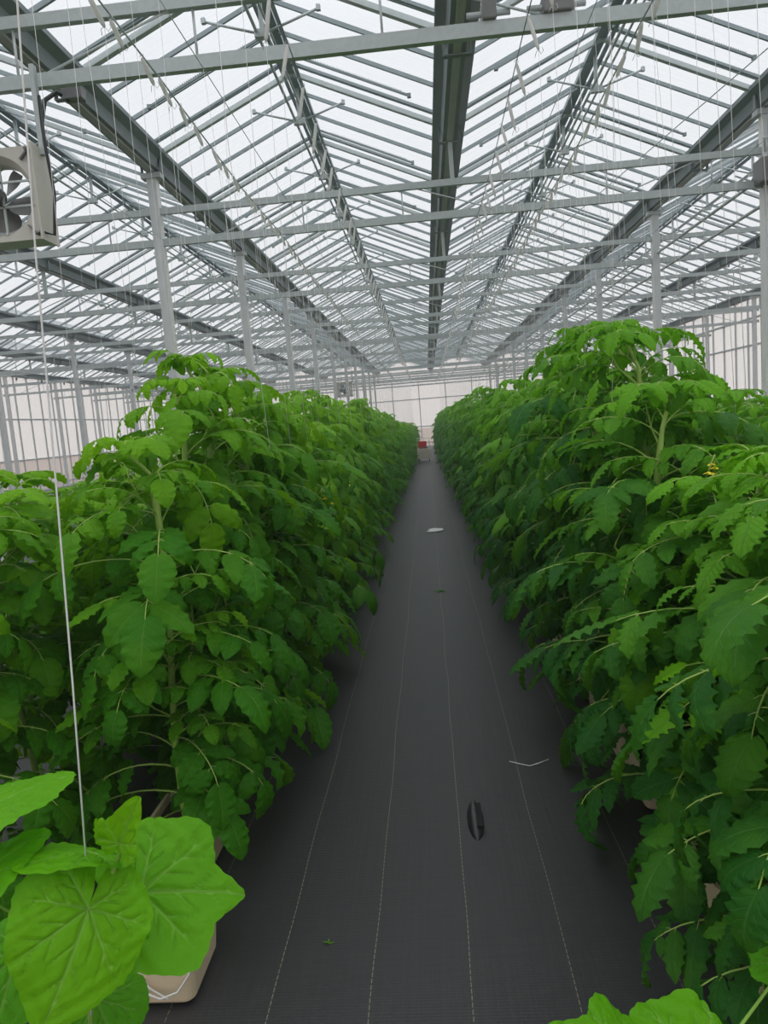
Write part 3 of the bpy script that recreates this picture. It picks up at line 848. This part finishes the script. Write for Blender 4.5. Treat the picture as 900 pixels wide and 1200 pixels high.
# ------------------------------------------------------------------ cucumber leaves
def seg_dist(X, Yv, a, b):
    ax, ay = a; bx, by = b; dx, dy = bx-ax, by-ay
    t = np.clip(((X-ax)*dx+(Yv-ay)*dy)/(dx*dx+dy*dy), 0, 1)
    return np.hypot(X-ax-t*dx, Yv-ay-t*dy), t
TH = np.radians([0, 10, 22, 36, 48, 60, 78, 95, 115, 140, 158, 170, 176, 180])
RS = {'heart': [1.0, .90, .80, .76, .77, .73, .68, .69, .63, .58, .54, .46, .30, .06],
      'lobed': [1.0, .86, .68, .62, .72, .76, .64, .66, .60, .58, .54, .46, .30, .06],
      'broad': [1.0, .84, .73, .80, .88, .82, .70, .70, .64, .58, .50, .40, .25, .06],
      'young': [1.0, .80, .58, .50, .55, .46, .38, .36, .34, .34, .32, .26, .15, .04]}
def cucumber_leaf(name, parent, O, T, S, shape='heart', young=.3, seed=0, droop=.35, cup=.12, wid=1.0, fold=0.0):
    """leaf blade from its stalk joint O to its tip T, one side reaching towards S"""
    rg = np.random.default_rng(seed)
    o = np.array(O); t = np.array(T)-o; L = np.linalg.norm(t); d = t/L
    sv = np.array(S)-o; n = nrm(np.cross(sv, d)); 
    camv = np.array([0, 0, H])-o
    if np.dot(n, camv) < 0: n = -n
    r = np.cross(d, n)
    na, nr = 144, 30
    th = np.linspace(-PI, PI, na+1)
    rad = np.interp(np.abs(th), TH, RS[shape])
    for _ in range(2): rad[1:-1] = (rad[:-2]+2*rad[1:-1]+rad[2:])/4
    asym = 1+.06*np.sin(th*1+rg.uniform(0, 6))+.03*np.sin(3*th+rg.uniform(0, 6))
    teeth = .018*np.abs(((th*19/PI) % 1)-.5)*2
    rad = rad*asym + teeth*(np.abs(th) < 2.95)
    f = (np.linspace(0, 1, nr+1)**.85)[:, None]
    RR = f*rad[None, :]
    X = RR*np.sin(th)[None, :]*wid; Yv = RR*np.cos(th)[None, :]
    mains = [(0, .98, 1.0)]+[(s*a, l, .8) for s in (-1, 1) for a, l in ((R(42), .74), (R(88), .62), (R(132), .5))]
    dist = np.full(X.shape, 9.0); crease = np.zeros(X.shape)
    for a, l, w_ in mains:
        dd, tt = seg_dist(X, Yv, (0, 0), (l*math.sin(a)*wid, l*math.cos(a)))
        dist = np.minimum(dist, dd/(w_*(1.15-tt*.8)))
        for q, sgn in ((.30, 1), (.45, -1), (.60, 1), (.75, -1)):
            bx, by = l*q*math.sin(a)*wid, l*q*math.cos(a); a2 = a+sgn*R(40); l2 = l*(.42-.2*q)
            dd, tt = seg_dist(X, Yv, (bx, by), (bx+l2*math.sin(a2), by+l2*math.cos(a2)))
            dist = np.minimum(dist, dd/(.45*(1.1-tt*.7)))
    puck = np.minimum(dist, .06)/.06
    nz_ = sum(np.sin(X*k_*rg.uniform(.7, 1.3)+rg.uniform(0, 6))*np.sin(Yv*k_*rg.uniform(.7, 1.3)+rg.uniform(0, 6)) for k_ in (9, 13, 21, 34))/4
    Z = .030*puck + .040*nz_*f - cup*(X**2) + .03*np.sin(th*5+rg.uniform(0, 6))[None, :]*f**3 + fold*np.abs(X)
    k_ = droop; a = k_*np.clip(Yv, -1, 1)
    Yb = np.sin(a)/k_ + Z*np.sin(a); Zb = -(1-np.cos(a))/k_ + Z*np.cos(a)
    # keep the tip where it belongs
    tipY, tipZ = math.sin(k_)/k_, -(1-math.cos(k_))/k_
    ang = math.atan2(tipZ, tipY); sc_ = 1/math.hypot(tipY, tipZ)
    Y2 = (Yb*math.cos(ang)+Zb*math.sin(ang))*sc_; Z2 = (-Yb*math.sin(ang)+Zb*math.cos(ang))*sc_
    P = o + L*(X[..., None]*r + Y2[..., None]*d + Z2[..., None]*n)
    P = P - np.array(parent.location)
    fo = Foliage()
    uv = np.stack([np.minimum(dist*9.0, 1.2), np.full(X.shape, .5)], -1)
    fo.add_grid(P, uv, young)
    return link(name, fo.mesh(name, [MT['leafC']]), parent)

def cucumber(name, base, stem_pts, leaves, label):
    root = empty(name, base); tag(root, label, 'plant')
    b = Vector(base)
    m = MB(); P = [Vector(p)-b for p in stem_pts]
    m.tube(P, [.0055]*(len(P)-2)+[.0045, .003], 8); obj('stem', m, MT['cstem'], root)
    for i, (O, T, S, shape, yg, att, kw) in enumerate(leaves):
        lf = cucumber_leaf('leaf', root, O, T, S, shape, yg, 30+i, **kw)
        m = MB(); a = Vector(att)-b; o = Vector(O)-b
        m.tube([a, (a+o)/2+Vector((0, 0, .012)), o], [.0035, .003, .0025], 7); obj('leaf_stalk', m, MT['cstem'], lf)
        if i == 0: lf['label'] = 'large heart shaped front leaf'
    return root
A = at
stem = [A(143, 972, 1.20), A(140, 1000, 1.21), A(128, 1035, 1.22), A(113, 1080, 1.24), A(108, 1140, 1.26), A(106, 1200, 1.27)]
bx, by = A(106, 1200, 1.27).x, 1.28
stem = [Vector((bx-.02, by+.02, .10)), Vector((bx-.03, by+.03, .35)), Vector((bx, by, .6))]+stem[::-1]
print('CUC', stem, A(65, 560, 1.22), A(20, 0, 1.22))
leaves = [
 (A(103,1065,1.16), A(50,1203,1.06), A(176,1090,1.20), 'heart', .45, A(120,1058,1.23), dict(droop=.5, cup=.10)),
 (A(166,1046,1.33), A(293,1050,1.38), A(210,1125,1.25), 'broad', .20, A(118,1066,1.24), dict(droop=.4, cup=.05, fold=.10)),
 (A(108,1000,1.24), A(16,1024,1.13), A(88,976,1.36), 'heart', .40, A(133,1022,1.22), dict(droop=.5, cup=.12)),
 (A(-35,1040,1.14), A(60,976,1.26), A(-5,1085,1.0), 'heart', .35, A(108,1140,1.26), dict(droop=.5, cup=.12)),
 (A(-35,958,1.22), A(93,911,1.34), A(-10,1000,1.06), 'heart', .40, A(-90,1100,1.2), dict(droop=.4, cup=.10)),
 (A(140,988,1.20), A(164,933,1.17), A(160,985,1.19), 'young', .85, A(141,994,1.21), dict(droop=.3, cup=.0, fold=.35, wid=.85)),
 (A(122,972,1.20), A(114,958,1.19), A(130,966,1.19), 'young', 1.0, A(140,985,1.21), dict(droop=.8, cup=.0, fold=.5)),
 (A(20,1120,1.36), A(-10,1235,1.24), A(70,1150,1.34), 'heart', .0, A(107,1180,1.27), dict(droop=.6, cup=.1)),
 (A(112,1172,1.36), A(140,1245,1.26), A(165,1185,1.36), 'heart', -.1, A(106,1195,1.27), dict(droop=.5, cup=.1)),
 (A(150,1075,1.36), A(205,1130,1.30), A(190,1050,1.40), 'lobed', -.1, A(110,1110,1.25), dict(droop=.5, cup=.1)),
]
cucumber('cucumber_plant', (bx-.02, by+.02, .1), stem, leaves, 'young cucumber plant with big bright heart shaped leaves, lower left corner')
bucket(bx-.02, by+.02, 'beige bucket under the left cucumber plant, mostly below the frame')
m = MB(); P = [A(105,1066,1.20), A(85,800,1.215), A(65,560,1.23), A(42,300,1.23), A(20,0,1.23)]
top = P[-1]+(P[-1]-P[-2])*3.2
k = (ZL-P[-1].z)/(P[-1].z-P[-2].z); top = P[-1]+(P[-1]-P[-2])*k
P0 = P[0]; m.tube([Vector((0,0,0))]+[p-P0 for p in P[1:]]+[top-P0], .0017, 6)
m.tube([Vector((0,0,0)), A(106,1120,1.245)-P0, A(107,1190,1.262)-P0], .0016, 6)
tag(obj('trellis_twine', m, MT['string'], None, P0), 'long white twine tied to the left cucumber stem', 'twine')
# second cucumber, its leaf just reaching into the lower right of the view
base2 = Vector((.62, .93, .1))
st2 = [base2, base2+Vector((0, 0, .3)), Vector(A(790, 1330, 1.0)), Vector(A(775, 1295, .99))]
lv2 = [(A(745,1262,.98), A(640,1212,.98), A(765,1196,1.08), 'lobed', .35, A(775,1298,.99), dict(droop=.4, cup=.12)),
       (A(825,1275,1.02), A(930,1240,1.12), A(820,1330,.95), 'lobed', .25, A(778,1300,.99), dict(droop=.5, cup=.1)),
       (A(925,1125,1.30), A(866,1095,1.38), A(925,1165,1.25), 'lobed', .1, A(790,1325,1.0), dict(droop=.5, cup=.1))]
cucumber('cucumber_plant', base2, st2, lv2, 'cucumber plant whose bright leaf edge shows at the bottom right')
bucket(base2.x, base2.y, 'beige bucket under the right cucumber plant, below the frame')

# the visible bucket with siphon elbow and looped drip tube
b0 = Vector((-.955, 2.0, 0))
bk = bucket(b0.x, b0.y+.14, 'beige square bucket on the floor under the cucumber leaves')
w0 = Vector((b0.x, b0.y+.14, 0))
m = MB(); m.tube([(-.09, -.13, .10), (-.125, -.165, .10), (-.14, -.17, .085), (-.145, -.175, .03)], [.016, .016, .017, .019], 10)
e_ = obj('siphon_elbow', m, MT['pale'], bk)
m = MB(); q = [A(154,1128,2.02), A(156,1145,2.0), A(168,1163,1.98), A(188,1171,1.97), A(208,1163,1.98), A(221,1143,2.0), A(226,1122,2.02)]
m.tube([p-w0 for p in q], .0032, 7)
q = [A(162,1122,2.03), A(163,1140,2.0), A(175,1158,1.99), A(197,1171,1.97)]
m.tube([p-w0 for p in q], .0028, 7); obj('drip_tube', m, MT['white'], bk)['label'] = 'white looped drip tube'

# ------------------------------------------------------------------ things on the floor
def floor_at(px, py):
    d = fw + rt*((px-450)/FPX) - up*((py-600)/FPX)
    k = -H/d.z; return Vector((d.x*k, d.y*k, 0))
p = floor_at(557, 960)
m = MB()
rings = []
for i, (t_, w_, h_) in enumerate(((0, .004, .001), (.03, .022, .012), (.10, .034, .024), (.20, .036, .024), (.28, .024, .014), (.33, .003, .001))):
    rings.append([((-w_)*math.cos(a), t_-.165, h_*math.sin(a)) for a in [PI*j/8 for j in range(9)]])
V = [v for r_ in rings for v in r_]
m.add(V, [(i*9+j, i*9+j+1, (i+1)*9+j+1, (i+1)*9+j) for i in range(5) for j in range(8)], 0, True)
pg = empty('drain_cap', p); tag(pg, 'glossy black oblong lump poking through the ground fabric', 'ground peg')
obj('body', m, MT['black'], pg)
m = MB(); m.box((.004, -.10, .018), (.030, .09, .027)); obj('slot', m, simple_mat('dark_slot', (.006, .006, .007), .8), pg)
p = floor_at(620, 895)
a_, b_ = floor_at(597, 893)-p, floor_at(643, 892)-p
m = MB(); m.tube([a_+Vector((0,0,.004)), a_*.4+Vector((0,-.02,.004)), Vector((0,-.03,.004)), b_*.5+Vector((0,-.015,.005)), b_+Vector((0,0,.01))], .0022, 6)
tag(obj('twine_scrap', m, MT['string'], None, p), 'short scrap of white twine on the floor by the right row', 'twine')
p = floor_at(509, 622)
m = MB(); V = []
out_ = [(-.13,-.10), (-.02,-.13), (.10,-.11), (.15,.0), (.12,.10), (.0,.13), (-.10,.11), (-.07,.02)]
for z in (.003, .012): V += [(x, y_*1.3, z+.01*((i*7) % 3)/3) for i, (x, y_) in enumerate(out_)]
k = 8; m.add(V, [tuple(range(7, -1, -1)), tuple(range(8, 16))]+[(i, (i+1) % k, (i+1) % k+k, i+k) for i in range(k)])
tag(obj('paper_scrap', m, MT['white'], None, p), 'white sheet scrap lying on the aisle floor midway', 'scrap')
p = floor_at(498, 536)
m = MB(); m.add(*(lambda V: (V, [(0,3,2,1),(4,5,6,7),(0,1,5,4),(1,2,6,5),(2,3,7,6),(3,0,4,7)]))([(-.30,-.25,0.002),(.22,-.3,0.002),(.27,.3,0.002),(-.25,.22,0.002),(-.28,-.22,.05),(.2,-.26,.07),(.24,.26,.06),(-.22,.2,.05)]))
tag(obj('white_sack', m, MT['white'], None, p), 'flat white sack on the aisle floor near the far end', 'sack')
for px, py, lab in ((385, 1107, 'tiny dry leaf bit on the floor between the left marker threads'), (516, 693, 'green leaf sprig lying on the aisle floor')):
    p = floor_at(px, py); fo = Foliage(); sz = .022 if py > 1000 else .075
    for j in range(3 if py > 1000 else 5):
        a = j*1.3+.3; leaflet(fo, np.array([0, 0, .005+.002*j]), np.array([math.cos(a), math.sin(a), .12]), np.array([0, 0, 1.0]), sz, sz*.22, 6, 4, .2, .4, .03, 3, .1, .6 if py > 1000 else .2)
    tag(link('leaf_scrap', fo.mesh('leaf_scrap', [MT['leafL'], MT['stem']]), None, p), lab, 'leaf scrap')

# trolley at the far end of the aisle
c0 = floor_at(496, 532); c0.y = 31.5
c0.x = A(496, 520, 31.5).x
ct = empty('trolley', c0); tag(ct, 'pale trolley carrying a red box at the far end of the aisle', 'trolley')
m = MB(); m.box((-.28, -.4, .14), (.28, .4, .52)); m.box((-.24, -.36, .52), (.24, .36, .56)); b_ = obj('body', m, MT['pale'], ct)
m = MB(); m.box((-.2, -.2, .561), (.14, .15, .86)); o = obj('red_box', m, MT['red'], ct)
m = MB(); m.box((-.12, -.35, .561), (.2, -.21, .62)); obj('tray', m, MT['motor'], ct)
m = MB(); m.tube([(-.26, .38, .5), (-.26, .45, .98), (.26, .45, .98), (.26, .38, .5)], .014, 8); obj('handle', m, MT['white'], ct)
wm = MB(); wm.lathe([(.03, -.02), (.07, -.02), (.07, .02), (.03, .02)], 16, (0,0,0), 'x'); wme = wm.mesh('wheel', MT['black'])
for sx in (-1, 1):
    for sy in (-1, 1): link('wheel', wme, ct, (sx*.22, sy*.32, .07))

# added scattering volume: imitates lens flare and bloom, lightens distant parts
hz, nth, oh = new_mat('bloom_haze')
vs_ = N(nth, 'ShaderNodeVolumeScatter', Density=0.005, Anisotropy=0.2, Color=(.95, .98, 1, 1)); nth.links.new(vs_.outputs[0], oh.inputs['Volume'])
m = MB(); m.box((XL+.1, YF+.1, .002), (XR-.1, YB-.1, ZG-.3))
hzo = obj('haze', m, hz); tag(hzo, 'added faint haze volume imitating lens flare and bloom', 'haze', kind='stuff')

# ------------------------------------------------------------------ world and look
w = bpy.data.worlds.new('overcast'); SC.world = w; w.use_nodes = True
nt = w.node_tree
for n in list(nt.nodes): nt.nodes.remove(n)
out = nt.nodes.new('ShaderNodeOutputWorld'); bg = N(nt, 'ShaderNodeBackground', Strength=1.0)
tc = N(nt, 'ShaderNodeTexCoord'); sp = N(nt, 'ShaderNodeSeparateXYZ'); nt.links.new(tc.outputs['Generated'], sp.inputs[0])
ns = N(nt, 'ShaderNodeTexNoise', Scale=2.2, Detail=4.0); nt.links.new(tc.outputs['Generated'], ns.inputs['Vector'])
rp = nt.nodes.new('ShaderNodeValToRGB'); nt.links.new(sp.outputs[2], rp.inputs[0])
rp.color_ramp.elements[0].position = 0.0; rp.color_ramp.elements[0].color = (.98, .95, .93, 1)
rp.color_ramp.elements[1].position = .45; rp.color_ramp.elements[1].color = (.98, 1.0, 1.03, 1)
e = rp.color_ramp.elements.new(1.0); e.color = (2.2, 2.25, 2.3, 1)
c = mix_col(nt, math_node(nt, 'MULTIPLY', ns.outputs['Fac'], .25), rp.outputs[0], (.80, .83, .88))
nt.links.new(c, bg.inputs[0]); nt.links.new(bg.outputs[0], out.inputs[0])

SC.view_settings.view_transform = 'Standard'
SC.view_settings.look = 'None'
SC.view_settings.exposure = 0.02
SC.view_settings.gamma = 1.0
SC.view_settings.use_curve_mapping = False
SC.cycles.volume_bounces = 0
SC.cycles.max_bounces = 8
SC.cycles.diffuse_bounces = 4
SC.cycles.transmission_bounces = 6
SC.cycles.transparent_max_bounces = 12
